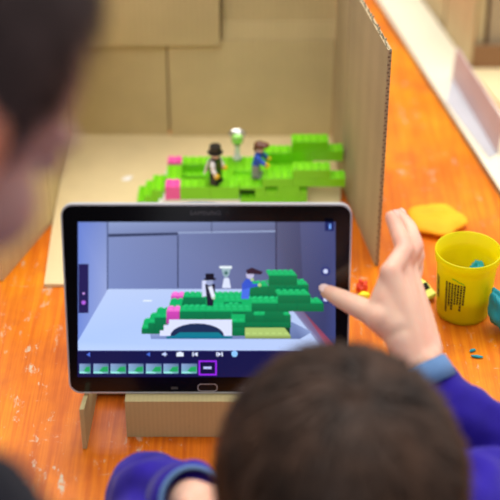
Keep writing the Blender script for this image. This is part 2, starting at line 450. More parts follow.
# ------------------------------------------------------------------ toy figures (facing +x, slightly to camera)
def figure(name, label, base, yaw, c, headgear, arm_lift, lean=0.0):
    f = thing(name, label, 'toy figure', base, 'small toy figures on the brick bridge')
    q = Matrix.Rotation(yaw, 3, 'Z'); k = 1.03
    B = lambda p: base + q @ (Matrix.Rotation(lean*min(1, max(0, (p[2]-0.010)/0.01)), 3, 'Y') @ Vector((p[0]*k, p[1]*k, p[2]*k-0.014)) + Vector((0,0,0.014)))
    def put(m, nm, mat, **kw):
        m.v = [B(v) for v in m.v]; return m.build(nm, mat, f, **kw)
    for s in (-1, 1):
        m = MB(); m.box((0, s*0.004, 0.0055), (0.0072, 0.0074, 0.011)); m.box((0.001, s*0.004, 0.0010), (0.0094, 0.0074, 0.0020)); m.cone((0,s*0.0004,0.0118),(0,s*0.0077,0.0118),0.0037,0.0037,14)
        put(m, 'leg', c['leg'], bevel=0.0004)
    m = MB(); m.box((0, 0, 0.0146), (0.0070, 0.0158, 0.0022)); put(m, 'hips', c['leg'], bevel=0.0003)
    m = MB(); w0, w1, d0, d1 = 0.0078, 0.0058, 0.0038, 0.0036
    m.add([(-d0,-w0,0.0158),(d0,-w0,0.0158),(d0,w0,0.0158),(-d0,w0,0.0158),(-d1,-w1,0.0284),(d1,-w1,0.0284),(d1,w1,0.0284),(-d1,w1,0.0284)], [(3,2,1,0),(4,5,6,7),(0,1,5,4),(1,2,6,5),(2,3,7,6),(3,0,4,7)])
    m.cone((0,0,0.0282),(0,0,0.0302),0.0025,0.0025,12); put(m, 'torso', c['torso'], bevel=0.0005)
    for s in (-1, 1):
        l = arm_lift if s < 0 else arm_lift*0.6
        sh = Vector((0, s*0.0068, 0.0262)); el = sh+Vector((0.0045*math.sin(l)+0.001, s*0.0028, -0.0062*math.cos(l))); wr = el+Vector((0.0055*math.cos(0.4)*max(0.25,math.sin(l+0.5)), s*0.0004, -0.0045*math.cos(l)))
        m = MB(); m.chain([sh, el, wr], [0.0030, 0.0027, 0.0022], 12); arm = put(m, 'arm', c['arm'], smooth=True)
        h = wr+(wr-el).normalized()*0.0022
        m = MB(); d = (wr-el).normalized(); u = Vector((0,1,0))
        for a in range(9):
            t = R(40+a*35); m.ell(h+d*0.0022*(-math.cos(t)*-1)+d.cross(u).normalized()*0.0022*math.sin(t), (0.0011,0.0020,0.0011), None, 8, 6)
        put(m, 'hand', c['hand'], smooth=True)
    m = MB(); m.lathe([(0.0028,0.0298),(0.0044,0.0308),(0.0051,0.0322),(0.0051,0.0362),(0.0044,0.0376),(0.0026,0.0382),(0.0024,0.0398)], 24); hd = put(m, 'head', c['head'], smooth=True)
    m = MB()
    for y in (-0.0017, 0.0017): m.ell((0.0049, y, 0.0352), (0.0005,0.0006,0.0006), None, 8, 6)
    m.box((0.0050, 0, 0.0326), (0.0004, 0.0026, 0.0005)); put(m, 'face_print', 'black')
    if headgear == 'hat':
        m = MB(); m.lathe([(0.0080,0.0362),(0.0084,0.0368),(0.0080,0.0375),(0.0060,0.0377),(0.0058,0.0390),(0.0061,0.0440),(0.0058,0.0446),(0.001,0.0447)], 28); put(m, 'top_hat', 'black', smooth=False)
        m = MB(); m.add([(-0.0046,-0.0080,0.0282),(-0.0046,0.0080,0.0282),(-0.0085,0.0088,0.0120),(-0.0085,-0.0088,0.0120),(-0.0062,-0.0076,0.0282),(-0.0062,0.0076,0.0282),(-0.0105,0.0086,0.0120),(-0.0105,-0.0086,0.0120)], [(0,1,2,3),(7,6,5,4),(0,4,5,1),(1,5,6,2),(2,6,7,3),(3,7,4,0)])
        put(m, 'cape', 'fig_white', bevel=0.0004)
    else:
        m = MB(); m.ell((-0.0008,0,0.0372), (0.0064,0.0062,0.0046)); m.ell((0.0048,0,0.0392), (0.0046,0.0052,0.0026)); m.ell((-0.0046,0,0.0340), (0.0022,0.0052,0.0046))
        h = fuse(m, 0.0005, 3); h.v = [B(v) for v in h.v]; h.build('hair', 'fig_brown', f, smooth=True)
    return f
fa = bpos(10.75, 0.9, 10)+Vector((0,0,0.0018))
figure('toy_figure', 'tiny toy figure in black top hat and white cape on the brick bridge', fa, R(-25),
       dict(leg='black', torso='black', arm='fig_white', hand='fig_yellow', head='fig_face'), 'hat', R(10))
fb = bpos(16.2, 2.7, 10)+Vector((0,0,0.0018))
figure('toy_figure', 'tiny toy figure with brown hair and blue top reaching forward on the brick bridge', fb, R(-12),
       dict(leg='fig_grey', torso='fig_blue', arm='fig_blue', hand='fig_yellow', head='fig_face'), 'hair', R(68), 0.18)
tp = bpos(13.6, 7.0, 10)+Vector((0,0,0.0018))
tr = thing('toy_trophy', 'small silver toy goblet on a frosted white stem at the back of the brick bridge', 'toy', tp)
MB().lathe([(0.0052,0.0),(0.0052,0.0030),(0.0032,0.0050),(0.0028,0.0165),(0.0030,0.0185),(0.001,0.0187)], 20, tp).build('stem', 'clear', tr, smooth=True)
MB().lathe([(0.0020,0.0190),(0.0042,0.0196),(0.0068,0.0225),(0.0076,0.0262),(0.0092,0.0322),(0.0100,0.0330),(0.0092,0.0331),(0.0070,0.0275),(0.0030,0.0235),(0.0,0.0233)], 24, tp).build('bowl', 'silver', tr, smooth=True)
MB().lathe([(0.0066,0.0275),(0.0070,0.0280),(0.0060,0.0286),(0.0,0.0284)], 20, tp).build('filling', 'green', tr, smooth=True)
MB().lathe([(0.0030,0.0180),(0.0040,0.0188),(0.0030,0.0196)], 18, tp).build('collar', 'fig_brown', tr, smooth=True)

# ------------------------------------------------------------------ tablet
TC = P(207.3, 301.0, 1.226); LEAN = R(13.5)
TN = Vector((0, -math.cos(LEAN), math.sin(LEAN))); TU = Vector((0, math.sin(LEAN), math.cos(LEAN)))
TM = Matrix(((1,0,0,TC.x),(0,TU.y,TN.y,TC.y),(0,TU.z,TN.z,TC.z),(0,0,0,1)))
TW, TH = 0.2465, 0.1768
base_pt = TM @ Vector((0, -TH/2, -0.004))
tab = thing('tablet', 'black tablet with silver rim and lit screen, propped on the cardboard stand', 'tablet', base_pt)
MB().prism(rrect(TW-0.002, TH-0.002, 0.0095), -0.0085, -0.001, TM).build('back_shell', 'back_shell', tab, bevel=0.0015)
rim = MB(); o = rrect(TW, TH, 0.0105, 10); i_ = rrect(TW-0.0026, TH-0.0026, 0.0093, 10); n = len(o)
vs = [TM @ Vector((x,y,-0.005)) for x,y in o]+[TM @ Vector((x,y,0.0004)) for x,y in o]+[TM @ Vector((x,y,0.0004)) for x,y in i_]+[TM @ Vector((x,y,-0.005)) for x,y in i_]
rim.add(vs, [(k*n+i, k*n+(i+1) % n, ((k+1) % 4)*n+(i+1) % n, ((k+1) % 4)*n+i) for k in range(4) for i in range(n)])
rim.build('rim', 'chrome', tab)
MB().prism(rrect(TW-0.0027, TH-0.0027, 0.0092, 10), -0.001, 0.0, TM).build('bezel', 'bezel', tab)
def tp_(px, py, lay=0.0):         # point of the tablet's glass seen along a sight line
    r = ray(px, py); o = TC + TN*(0.00012+lay*0.000012)
    t = (o-CAM).dot(TN)/r.dot(TN); return CAM+r*t
scr = MB(); LAY = [0]
def poly(pts, cols, sub=1):
    LAY[0] += 1
    if not isinstance(cols, list): cols = [cols]*len(pts)
    scr.add([tp_(x, y, LAY[0]) for x, y in pts], [tuple(range(len(pts)))], [rgba(c) for c in cols])
def rect(x0, y0, x1, y1, c): poly([(x0,y1),(x1,y1),(x1,y0),(x0,y0)], c)
def disc(x, y, r, c, n=14): poly([(x+r*math.cos(2*math.pi*i/n), y+r*math.sin(2*math.pi*i/n)) for i in range(n)], c)
SL, SR, ST, SB = 77.5, 335.5, 222.0, 377.0
rect(SL, ST, SR, SB, (16,18,62))
A = (118,134,186); Bc = (92,104,150); Cc = (60,64,96); D = (84,98,142)
poly([(78,222),(108,222),(108,290),(78,341)], [(104,128,206),(126,142,196),(150,164,214),(112,138,214)])          # left wall
poly([(108,222),(276,222),(276,290),(108,290)], [(126,140,188),(86,92,128),(92,98,140),(120,136,190)])              # back wall
poly([(108,222),(277,222),(277,231),(108,235)], [(140,156,200),(104,112,150),(96,100,134),(124,138,184)])
poly([(108,234),(178,232.5),(178,235),(108,237)], (52,60,92)); poly([(178,232),(276,230.5),(276,232),(178,233.5)], (150,164,200))
poly([(177.2,235),(178.6,235),(178.6,288),(177.2,288)], (62,70,104)); rect(211, 222, 212.2, 232, (80,90,124))
poly([(106.8,222),(108.4,222),(108.4,290),(106.8,290)], (84,98,140))
poly([(276,222),(300,222),(304,312),(276,290)], [(88,90,122),(74,76,110),(60,62,94),(84,88,128)])                    # right wall and flap
poly([(300,222),(335.5,222),(335.5,350.5),(322,345),(304,312)], [(84,88,128),(70,76,124),(58,66,122),(54,58,100),(66,70,108)])
poly([(275.4,222),(276.8,222),(276.8,290),(275.4,290)], (54,54,80))
poly([(108,289),(276,289),(322,346),(325,350.5),(78,350.5),(78,341)], [(186,204,244),(178,196,234),(184,202,242),(184,202,244),(186,208,252),(172,198,250)])  # floor
poly([(276,289),(304,312),(330,350.5),(324,350.5)], [(120,120,160),(110,96,130),(120,100,140),(150,160,200)])
poly([(304,312),(335.5,346),(335.5,350.5),(330,350.5)], [(132,62,84),(150,70,100),(150,70,100),(168,96,120)])
rect(143, 300, 152, 301.5, (226,236,250))
poly([(151,339),(300,339),(312,332),(292,322),(150,334)], [(118,136,190),(96,112,160),(140,158,206),(120,138,190),(140,158,206)])     # shade at the model's foot
def sq(x, y, z): return (140.2+6.55*x+y*(0.72-0.14*max(0,x-5)), 338.6-2.72*z-2.35*y)
SC = {'green':((18,176,100),(8,120,72),(6,96,60)), 'green_dark':((14,92,50),(8,62,40),(6,50,36)), 'pink':((236,110,206),(206,70,180),(170,50,150)),
      'teal_brick':((20,150,170),(14,120,150),(10,90,120)), 'olive':((170,196,110),(150,170,96),(110,130,80))}
def arch_scr(y0, y1, dim):
    pts = [(3,1),(4.6,1)]+[(8.7+4.1*math.cos(math.pi*(1-i/12)), 1+4.6*math.sin(math.pi*(1-i/12))) for i in range(13)]+[(14,1),(14,7),(3,7)]
    poly([sq(3,y0,1), sq(14,y0,1), sq(14,y0,7), sq(4.4,y0,7), sq(4.4,y0,5), sq(3.6,y0,5), sq(3.6,y0,3), sq(3,y0,3)], dim)
    inner = [(8.7+4.1*math.cos(math.pi*(1-i/12)), 1+4.6*math.sin(math.pi*(1-i/12))) for i in range(13)]
    poly([sq(x,y0,z) for x, z in inner], [(28,44,80)]*13)
    poly([sq(5.2,y0,1), sq(12.6,y0,1), sq(12,y0,2.3), sq(6,y0,2.3)], [(16,120,140)]*4)
arches = False
def fig_scr():
    # top-hat figure
    poly([(202,281),(206,279),(207,296),(202,297)], (206,212,244)); poly([(205,284),(215,284),(215,292),(213,306),(207,306),(206,292)], (26,26,46))
    poly([(208,287),(212,286),(215,296),(212,299)], (226,230,250)); disc(213.5, 298, 1.6, (190,214,190)); disc(209.5, 282, 3.6, (150,160,200))
    poly([(204,280.5),(216,280),(216,278),(204,278.5)], (14,14,30)); rect(205.5, 273.5, 214, 279.5, (14,14,30))
def trophy_scr():
    poly([(222,288),(231,288),(229,278),(224,278)], (214,222,246)); poly([(221,267),(231,267),(229,275),(226,278),(223,275)], (150,176,186)); rect(219.5, 266, 232, 268.5, (228,238,244)); disc(226,273,2,(70,110,110))
def blue_scr():
    poly([(241,299),(249,299),(250,287),(242,286)], (70,110,226)); poly([(242,290),(252,287),(253,279),(246,279),(242,284)], (52,84,200))
    poly([(250,284),(259,283.5),(259,286),(250,288)], (52,84,200)); disc(259.5,285,1.8,(170,200,130)); disc(252,279.5,1.8,(170,200,130)); disc(250,275,4,(190,186,220))
    poly([(246,270),(252,267.5),(263,272),(261,274.5),(252,274),(247,274)], (52,32,50))
drawn = set()
for b in sorted(BR, key=lambda b: (-b[2] if b[2] < 6 or True else 0, b[4], b[0])):
    x0, x1, y0, y1, z0, z1, c = b
    if b[2] <= 5.9 and 'tro' not in drawn: trophy_scr(); drawn.add('tro')
    if b[2] < 0.4 and b[4] >= 7 and 'arch' not in drawn: arch_scr(0, 2, (216,222,250)); drawn.add('arch')
    if b[2] < 0.4 and b[4] >= 10 and 'bl' not in drawn: drawn.add('bl')
    t, f, s_ = SC[c]
    poly([sq(x0,y0,z1), sq(x1,y0,z1), sq(x1,y1,z1), sq(x0,y1,z1)], t)
    if (y1-y0) >= 1:
        for i in range(int(round(x1-x0))):
            if not covered(x0+i+0.5, y0+0.5, z1):
                x, y = sq(x0+i+0.22, y1-0.1, z1); poly([(x,y),(x+4,y),(x+4,y-1.3),(x,y-1.3)], tuple(min(255, v+22) for v in t))
                x, y = sq(x0+i+0.22, y0+0.8, z1); poly([(x,y),(x+4,y),(x+4,y-1.5),(x,y-1.5)], tuple(min(255, v+14) for v in t))
    poly([sq(x0,y0,z0), sq(x1,y0,z0), sq(x1,y0,z1), sq(x0,y0,z1)], [tuple(int(v*0.86) for v in f)]*2+[f]*2)
    x, y = sq(x1, y0, z0); poly([(x-0.5,y),(x,y),sq(x1,y0,z1),(sq(x1,y0,z1)[0]-0.5, sq(x1,y0,z1)[1])], s_)
fig_scr(); blue_scr()
# interface of the stop-motion app
rect(SL, 350.5, SR, 377, (18,20,70)); rect(SL, 350.5, SR, 351.3, (40,46,110))
rect(78.5, 264, 88.5, 313, (36,30,84))
disc(83.6, 302.5, 2.2, (176,96,220)); disc(83.6, 293.5, 1.2, (200,150,230))
rect(325, 222, 334, 231, (24,34,92)); poly([(329,224),(331,224),(331,229),(329,229)], (120,170,255))
for y in (271.3, 299.2): disc(325.6, y, 4.6, (44,52,116)); disc(325.6, y, 2.3, (206,214,250))
def tri(x, y, s, c): poly([(x-s,y),(x+s*0.7,y+s),(x+s*0.7,y-s)], c)
tri(88.5, 354.6, 2.2, (78,110,220)); tri(148.5, 354.4, 2.2, (70,104,210))
tri(164, 354.2, 2.4, (190,205,250)); rect(162, 353.6, 167, 355, (190,205,250))
rect(176.5, 352.6, 183.5, 356.4, (226,234,255)); rect(178.5, 351.6, 181.5, 353, (226,234,255))
tri(196, 354.2, 2.3, (220,228,255)); rect(192.4, 352, 193.6, 356.4, (220,228,255))
poly([(221.5,354.2),(218,356.4),(218,352)], (220,228,255)); rect(221.5, 352, 222.8, 356.4, (220,228,255)); rect(216.4, 352, 217.4, 356.4, (220,228,255))
disc(234.5, 353.8, 3.2, (140,196,250))
for x0, x1 in ((79.5,90.5),(93.5,108.5),(110.5,126),(128.5,143.5),(146,161.5),(163.5,178.5),(181.5,197)):
    rect(x0-0.6, 363, x1+0.6, 374.2, (30,40,90))
    poly([(x0,373.4),(x1,373.4),(x1,363.8),(x0,363.8)], [(120,180,200),(110,170,180),(90,110,150),(140,160,210)])
    w = x1-x0; poly([(x0+w*0.35,371.8),(x1-0.6,371.8),(x1-0.6,366.4),(x0+w*0.6,367)], (30,160,90)); poly([(x0,373.4),(x0+w*0.7,373.4),(x0+w*0.5,371.5),(x0,371.5)], (150,226,226))
rect(198.6, 360.4, 216.8, 375.4, (150,40,232)); rect(200.2, 362, 215.2, 373.8, (18,16,60)); rect(203.5, 366.6, 211.5, 369, (180,190,240))
so = scr.build('screen', 'screen', tab)
ca = so.data.color_attributes.new('Col', 'FLOAT_COLOR', 'POINT')
ca.data.foreach_set('color', [x for c in scr.col for x in c])
so['label'] = 'lit screen showing the animation app with the brick bridge scene'
def plate(pts, name, mat, lay=10):
    return MB().add([tp_(x, y, lay) for x, y in pts], [tuple(range(len(pts)))]).build(name, mat, tab)
def pxrr(cx, cy, w, h, r): return [(cx+x, cy-y) for x, y in rrect(w, h, r, 5)]
hb = MB(); k = pxrr(207.5, 387.6, 19, 6.6, 3)
hb.add([tp_(x,y,3) for x,y in k]+[tp_(x,y,50) for x,y in k], [tuple(range(len(k), 2*len(k)))]+[(i,(i+1)%len(k),len(k)+(i+1)%len(k),len(k)+i) for i in range(len(k))]); hbo = hb.build('home_button', 'home', tab)
ring = MB(); a_ = pxrr(207.5, 387.6, 20, 7.6, 3.5); b_ = pxrr(207.5, 387.6, 18.6, 6.2, 2.9); n = len(a_)
ring.add([tp_(x,y,55) for x,y in a_]+[tp_(x,y,55) for x,y in b_], [(i,(i+1)%n,n+(i+1)%n,n+i) for i in range(n)]); ring.build('button_ring', 'chrome', tab)
plate(pxrr(174.5, 388, 7, 2.6, 0.8), 'menu_key', 'key_grey'); plate([(239.5,387.5),(243.5,385.5),(245,386.5),(245,390),(240.5,390)], 'back_key', 'key_grey')
disc_c = MB(); disc_c.lathe([(0.0018,0.00005),(0.0016,0.0002),(0.0,0.0002)], 16, TM @ Vector((0.018, TH/2-0.0088, 0)), TM.to_3x3()); disc_c.build('camera_lens', 'home', tab)
def text_mesh(txt, size):
    cu = bpy.data.curves.new('t', 'FONT'); cu.body = txt; cu.size = size; cu.align_x = 'CENTER'; cu.align_y = 'CENTER'; cu.space_character = 1.15
    ob = bpy.data.objects.new('t', cu); COL.objects.link(ob); dg = bpy.context.evaluated_depsgraph_get(); dg.update()
    me = ob.evaluated_get(dg).to_mesh(); v = [x.co.copy() for x in me.vertices]; f = [tuple(p.vertices) for p in me.polygons]
    ob.evaluated_get(dg).to_mesh_clear(); bpy.data.objects.remove(ob); return v, f
v, f = text_mesh('SAMSUNG', 0.0052); ctr = tp_(205.5, 213.3, 6)
MB().add([ctr+RGT*p.x+TU*p.y for p in v], f).build('maker_lettering', 'grey_print', tab)

# ------------------------------------------------------------------ cardboard stand under the tablet
zb = (TM @ Vector((0, -TH/2, 0))).z
sx0, sx1 = at(127, 437, 0).x, at(288, 437, 0).x; sy = at(127, 437, 0).y
st = thing('tablet_stand', 'folded cardboard stand holding the tablet up off the table', 'stand', ((sx0+sx1)/2, sy+0.04, 0))
ztop = zb-0.0006
MB().slab([(sx0,sy,0.0003),(sx1,sy,0.0003),(sx1,sy,ztop),(sx0,sy,ztop)], (0,1,0), 0.003).build('front_panel', 'card_stand', st)
MB().slab([(sx0,sy+0.003,ztop-0.0035),(sx1,sy+0.003,ztop-0.0035),(sx1,sy+0.10,ztop-0.0035),(sx0,sy+0.10,ztop-0.0035)], (0,0,1), 0.003).build('top_panel', 'card_stand', st)
MB().slab([(sx0,sy+0.097,0.0003),(sx1,sy+0.097,0.0003),(sx1,sy+0.097,ztop-0.004),(sx0,sy+0.097,ztop-0.004)], (0,1,0), 0.003).build('rear_panel', 'card_stand', st)
bk0 = TM @ Vector((0, -TH/2+0.002, -0.0095)); bk1 = TM @ Vector((0, 0.03, -0.0095))
MB().slab([(sx0+0.02,bk0.y,bk0.z),(sx1-0.02,bk0.y,bk0.z),(sx1-0.02,bk1.y,bk1.z),(sx0+0.02,bk1.y,bk1.z)], -TN, 0.003).build('back_support', 'card_stand', st)
for px0, py0, px1, py1 in ((87,449,90.5,431),(328,449,324.5,431)):
    a = at(px0, py0, 0); b = at(px1, py1, 0); c = a+(b-a).normalized()*0.029; b = a+(b-a).normalized()*0.085
    zt = ztop-0.0005; n_ = Vector((-1 if px0 < 200 else 1,0,0))
    MB().slab([(a.x,a.y,0.0003),(b.x,b.y,0.0003),(b.x,b.y,zt-0.003),(c.x,c.y,zt-0.002),(c.x-0.1*(c.x-a.x),c.y-0.1*(c.y-a.y),zt-0.001),(a.x,a.y,zt+0.005)], n_, 0.0038).build('side_panel', 'card_stand', st)
# crossbar tying side panels to the box, hidden behind the front
MB().box(((sx0+sx1)/2, sy+0.060, 0.012), (at(330,440).x-at(86,440).x-0.012, 0.003, 0.023)).build('cross_strip', 'card_stand', st)

# ------------------------------------------------------------------ cup, dough, car
cb = at(462, 311.5, 0)
cup = thing('plastic_cup', 'bright yellow translucent plastic tub with dark printed columns beside the hand', 'tub', cb)
prof = [(0.0,0.0),(0.0235,0.0),(0.0255,0.0015),(0.0262,0.006),(0.0292,0.056),(0.0296,0.0645),(0.0318,0.0655),(0.0326,0.0745),(0.0320,0.0758),(0.0311,0.0752),(0.0303,0.0668),(0.0284,0.0655),(0.0278,0.056),(0.0250,0.006),(0.024,0.0035),(0.0,0.0035)]
MB().lathe(prof, 72, cb).build('tub_wall', 'cup', cup, smooth=True)
toc = math.atan2(CAM.y-cb.y, CAM.x-cb.x)
def on_cup(px_off, z):       # px_off in half-widths seen from the front
    a = toc + math.asin(max(-0.99, min(0.99, px_off)))
    r = 0.0262+(z-0.006)*0.06+0.00025; return cb+Vector((r*math.cos(a), r*math.sin(a), z))
pr = MB()
cols = [(-0.60,0.014),(-0.50,0.024),(-0.40,0.019),(-0.30,0.029),(-0.20,0.027),(-0.10,0.021),(0.0,0.027)]
for ox, zbm in cols:
    z = 0.0515
    while z > zbm:
        h = random.uniform(0.0012, 0.0034)
        pr.add([on_cup(ox-0.036, z-h), on_cup(ox+0.036, z-h), on_cup(ox+0.036, z), on_cup(ox-0.036, z)], [(0,1,2,3)]); z -= h+0.0005
z = 0.05
while z > 0.024:
    h = random.uniform(0.001, 0.003)
    pr.add([on_cup(-0.95, z-h), on_cup(-0.86, z-h), on_cup(-0.86, z), on_cup(-0.95, z)], [(0,1,2,3)]); z -= h+0.0007
pr.build('printed_columns', 'print', cup)
sm = MB()
for k in range(6):
    x = -0.42+k*0.07; z = 0.0560-0.0006*k+random.uniform(-0.0006,0.0006); sm.add([on_cup(x,z),on_cup(x+0.06,z-0.0005),on_cup(x+0.06,z+0.0012),on_cup(x,z+0.0015)], [(0,1,2,3)])
sm.build('dough_smear', 'smear', cup)
def blob(name, c, r, mat, label, cat, rough=0.25, freq=60, seed=0, rotm=None, flat=False, fn=None, group=None):
    m = MB(); m.ell((0,0,0), (1,1,1), None, 40, 24)
    out = []
    for v in m.v:
        s_ = 1+rough*noise.noise(v*1.6+Vector((seed,seed*2,0)))+rough*0.4*noise.noise(v*4+Vector((0,seed,0)))
        p = Vector((v.x*r[0]*s_, v.y*r[1]*s_, v.z*r[2]*s_))
        if fn: p = fn(p, v)
        if rotm is not None: p = rotm @ p
        out.append(p)
    zmin = min(p.z for p in out)
    if flat: out = [Vector((p.x, p.y, max(p.z, zmin*0.75))) for p in out]; zmin = min(p.z for p in out)
    c = Vector(c); m.v = [p+c+Vector((0,0,-zmin+0.0002)) for p in out]
    return tag(m.build(name, mat, smooth=True, origin=c), label, cat, group)
fill = MB(); fill.lathe([(0.0,0.0045),(0.0225,0.0045),(0.0246,0.008),(0.0258,0.026),(0.022,0.033),(0.012,0.034),(0.0,0.033)], 40, cb)
fill.v = [v+Vector((0,0,0.006*noise.noise((v-cb)*70) if v.z > 0.02 else 0))*1.0 for v in fill.v]
tag(fill.build('modelling_dough', 'dough_olive', smooth=True, origin=cb+Vector((0,0,0.0045))), 'dark lump of dough filling the bottom of the yellow tub', 'dough')
b = blob('modelling_dough', cb+Vector((0.013,0.013,0.028)), (0.0075,0.007,0.0105), 'dough_teal', 'small teal dough lump inside the yellow tub near its far right rim', 'dough', 0.4, seed=3)
def peel(p, v):
    return Vector((p.x+0.012*(v.z*0.5-0.3*v.z*v.z), p.y, p.z))
dt = at(493, 331, 0)
blob('modelling_dough', dt+Vector((0.004,0,0)), (0.0125,0.017,0.0255), 'dough_teal', 'upright teal dough lump against the right side of the yellow tub', 'dough', 0.28, seed=9, rotm=Matrix.Rotation(R(-20), 3, 'Y'), fn=lambda p, v: Vector((p.x*(1.0-0.75*max(0,v.z)), p.y*(1-0.55*max(0,v.z)), p.z)))
yc = at(436, 222, 0.004); yc.z = 0
def dent(p, v):
    if v.z > 0:
        d = math.hypot((v.x+0.32)/0.6, (v.y-0.18)/0.32); p.z *= 1-0.75*math.exp(-d*d)
        p.z *= 1.0+0.25*math.exp(-((v.x-0.45)**2+(v.y+0.3)**2)*4)
    a = math.atan2(v.y, v.x); k = 1+0.07*math.cos(5*a+0.5)
    return Vector((p.x*k, p.y*k, p.z))
blob('modelling_dough', yc, (0.0315,0.0305,0.0085), 'dough_yellow', 'flattened amber yellow dough lump on the table beyond the yellow tub', 'dough', 0.10, seed=5, flat=True, fn=dent)
blob('modelling_dough', at(361.5, 294, 0), (0.0055,0.006,0.0075), 'dough_red', 'small red dough lump on the table above the thumb', 'dough', 0.45, seed=2)
blob('modelling_dough', at(363.5, 300.5, 0), (0.0062,0.0045,0.005), 'dough_lemon', 'small lemon yellow dough lump in front of the red one', 'dough', 0.2, seed=4)
blob('dough_crumb', at(472.5, 351.5, 0), (0.0034,0.0018,0.0012), 'dough_teal', 'short teal dough crumb on the table below the yellow tub', 'dough', 0.3, seed=6, rotm=Matrix.Rotation(R(30),3,'Z'))
blob('dough_crumb', at(477, 357.8, 0), (0.0058,0.0016,0.0012), 'dough_teal', 'long thin teal dough crumb nearest the sleeve', 'dough', 0.3, seed=8, rotm=Matrix.Rotation(R(-12),3,'Z'))

cc = at(417, 295, 0); cc.z = 0
car = thing('toy_car', 'tiny pale lime toy car with dark windows between the hand and the yellow tub', 'toy car', cc)
cr = Matrix.Rotation(R(-50), 3, 'Z')*1.1
def cput(m, n, mat, **k): m.v = [cc + cr @ v for v in m.v]; return m.build(n, mat, car, **k)
side = [(-0.017,0.003),(0.016,0.003),(0.0175,0.005),(0.017,0.0085),(0.011,0.0105),(0.005,0.0155),(-0.006,0.0160),(-0.012,0.0115),(-0.0168,0.010),(-0.0178,0.006)]
m = MB(); k = len(side)
ly = [-0.0078,-0.0068,0.0068,0.0078]
for j, y in enumerate(ly):
    s_ = 0.94 if j in (0,3) else 1.0
    m.v += [Vector((x*s_, y*(1-0.18*max(0,(z-0.0105)/0.005)), 0.003+(z-0.003)*s_)) for x, z in side]
for j in range(3):
    for i in range(k): m.f.append((j*k+i, j*k+(i+1)%k, (j+1)*k+(i+1)%k, (j+1)*k+i)); m.mi.append(0)
m.f += [tuple(range(k)), tuple(range(3*k,4*k))]; m.mi += [0,0]; m.col = [(1,1,1,1)]*len(m.v)
cput(m, 'car_body', 'car', smooth=False, bevel=0.0016)
m = MB(); m.add([(0.0104,-0.0056,0.0112),(0.0104,0.0056,0.0112),(0.0056,0.0050,0.0156),(0.0056,-0.0050,0.0156)], [(0,1,2,3)]); cput(m, 'windscreen', 'car_window')
m = MB(); m.add([(-0.0118,-0.0056,0.0120),(-0.0118,0.0056,0.0120),(-0.0066,0.0050,0.0161),(-0.0066,-0.0050,0.0161)], [(0,1,2,3)]); cput(m, 'rear_window', 'car_window')
for s_ in (-1,1):
    m = MB(); m.add([(-0.009,s_*0.0079,0.0112),(0.008,s_*0.0079,0.0112),(0.0045,s_*0.0068,0.0149),(-0.0055,s_*0.0068,0.0149)], [(0,1,2,3)]); cput(m, 'side_window', 'car_window')
    for x in (-0.0105,0.0105):
        m = MB(); m.cone((x,s_*0.0058,0.0034),(x,s_*0.0088,0.0034),0.0034,0.0034,18); cput(m, 'wheel', 'rubber')

# ------------------------------------------------------------------ far right: cream board, white card with painted shade, second box
L0, L1 = at(377, 4, 0), at(502, 200, 0); dirL = (L1-L0).normalized(); perp = Vector((-dirL.y, dirL.x, 0)); perp = perp if perp.x > 0 else -perp
A0 = L0-dirL*0.35; A1 = L1+dirL*0.12
brd = thing('foam_board', 'long cream foam board lying on the table at the far right', 'board', (A0+A1)/2)
MB().slab([A0+Vector((0,0,0.0075)),A1+Vector((0,0,0.0075)),A1+perp*0.062+Vector((0,0,0.0075)),A0+perp*0.062+Vector((0,0,0.0075))], (0,0,1), 0.0012).build('top_sheet', 'cream', brd)
MB().slab([A0+Vector((0,0,0.0003)),A1+Vector((0,0,0.0003)),A1+perp*0.062+Vector((0,0,0.0003)),A0+perp*0.062+Vector((0,0,0.0003))], (0,0,1), 0.0072).build('foam_core', 'grey_edge', brd)
zt = 0.0092
q0, q1 = at(449, 78, zt), at(494, 154, zt)
fcd = thing('leaning_card', 'white card tinted with lilac shade leaning upright on the cream board', 'card', (q0+q1)/2)
qd = (q1-q0).normalized(); qp = Vector((-qd.y, qd.x, 0)); qp = qp if qp.x > 0 else -qp
up = Vector((0,0,0.043))+qp*0.004
MB().slab([q0+qp*0.003, q1+qp*0.003, q1+qp*0.003+up, q0+qp*0.003+up], qp, 0.0016).build('upright_card', 'lilac', fcd)  # white card, the shade on its face put into the lilac
MB().slab([at(446,101,zt), at(489,158,zt), q1+qp*0.0035, q0+qp*0.0035], (0,0,1), 0.0010).build('shade_strip', 'board_shade', fcd)  # added grey sheet: the card's shadow on the board put into colour
b2y = at(480, 69, 0.002).y; b2x = at(461, 69, 0.002).x+0.004
bx2 = thing('cardboard_box', 'second cardboard box with pale floor at the far right beyond the cream board', 'box', (b2x+0.15, b2y-0.1, 0))
def xline(y): t = (y-L0.y)/dirL.y; return (L0+dirL*t+perp*0.066).x
MB().slab([(xline(0.05)+0.02,0.05,0.0003),(0.62,0.05,0.0003),(0.62,b2y,0.0003),(xline(b2y)+0.002,b2y,0.0003)], (0,0,1), 0.003).build('floor_panel', 'card_floor', bx2)
hb_ = CAM.z+(b2y-CAM.y)*(ray(480,46).z/ray(480,46).y)
x0_ = xline(b2y)+0.004
MB().slab([(x0_,b2y,0.0003),(0.62,b2y,0.0003),(0.62,b2y,hb_),(x0_,b2y,hb_)], (0,1,0), 0.004).build('back_panel', 'card_brown', bx2)  # low wall in shadow, its shade put into the brown
def along(t0, t1, off, z1, mat):
    p, q = Vector((xline(t0)+off,t0,0.0003)), Vector((xline(t1)+off,t1,0.0003)); u = Vector((0,0,z1))
    MB().slab([p,q,q+u,p+u], perp, 0.004).build('side_panel', mat, bx2)
along(b2y+0.001, b2y+0.105, 0.0, 0.20, 'card'); along(b2y+0.118, b2y+0.45, 0.002, 0.20, 'card')
along(b2y+0.08, b2y+0.15, 0.012, 0.19, 'crease')
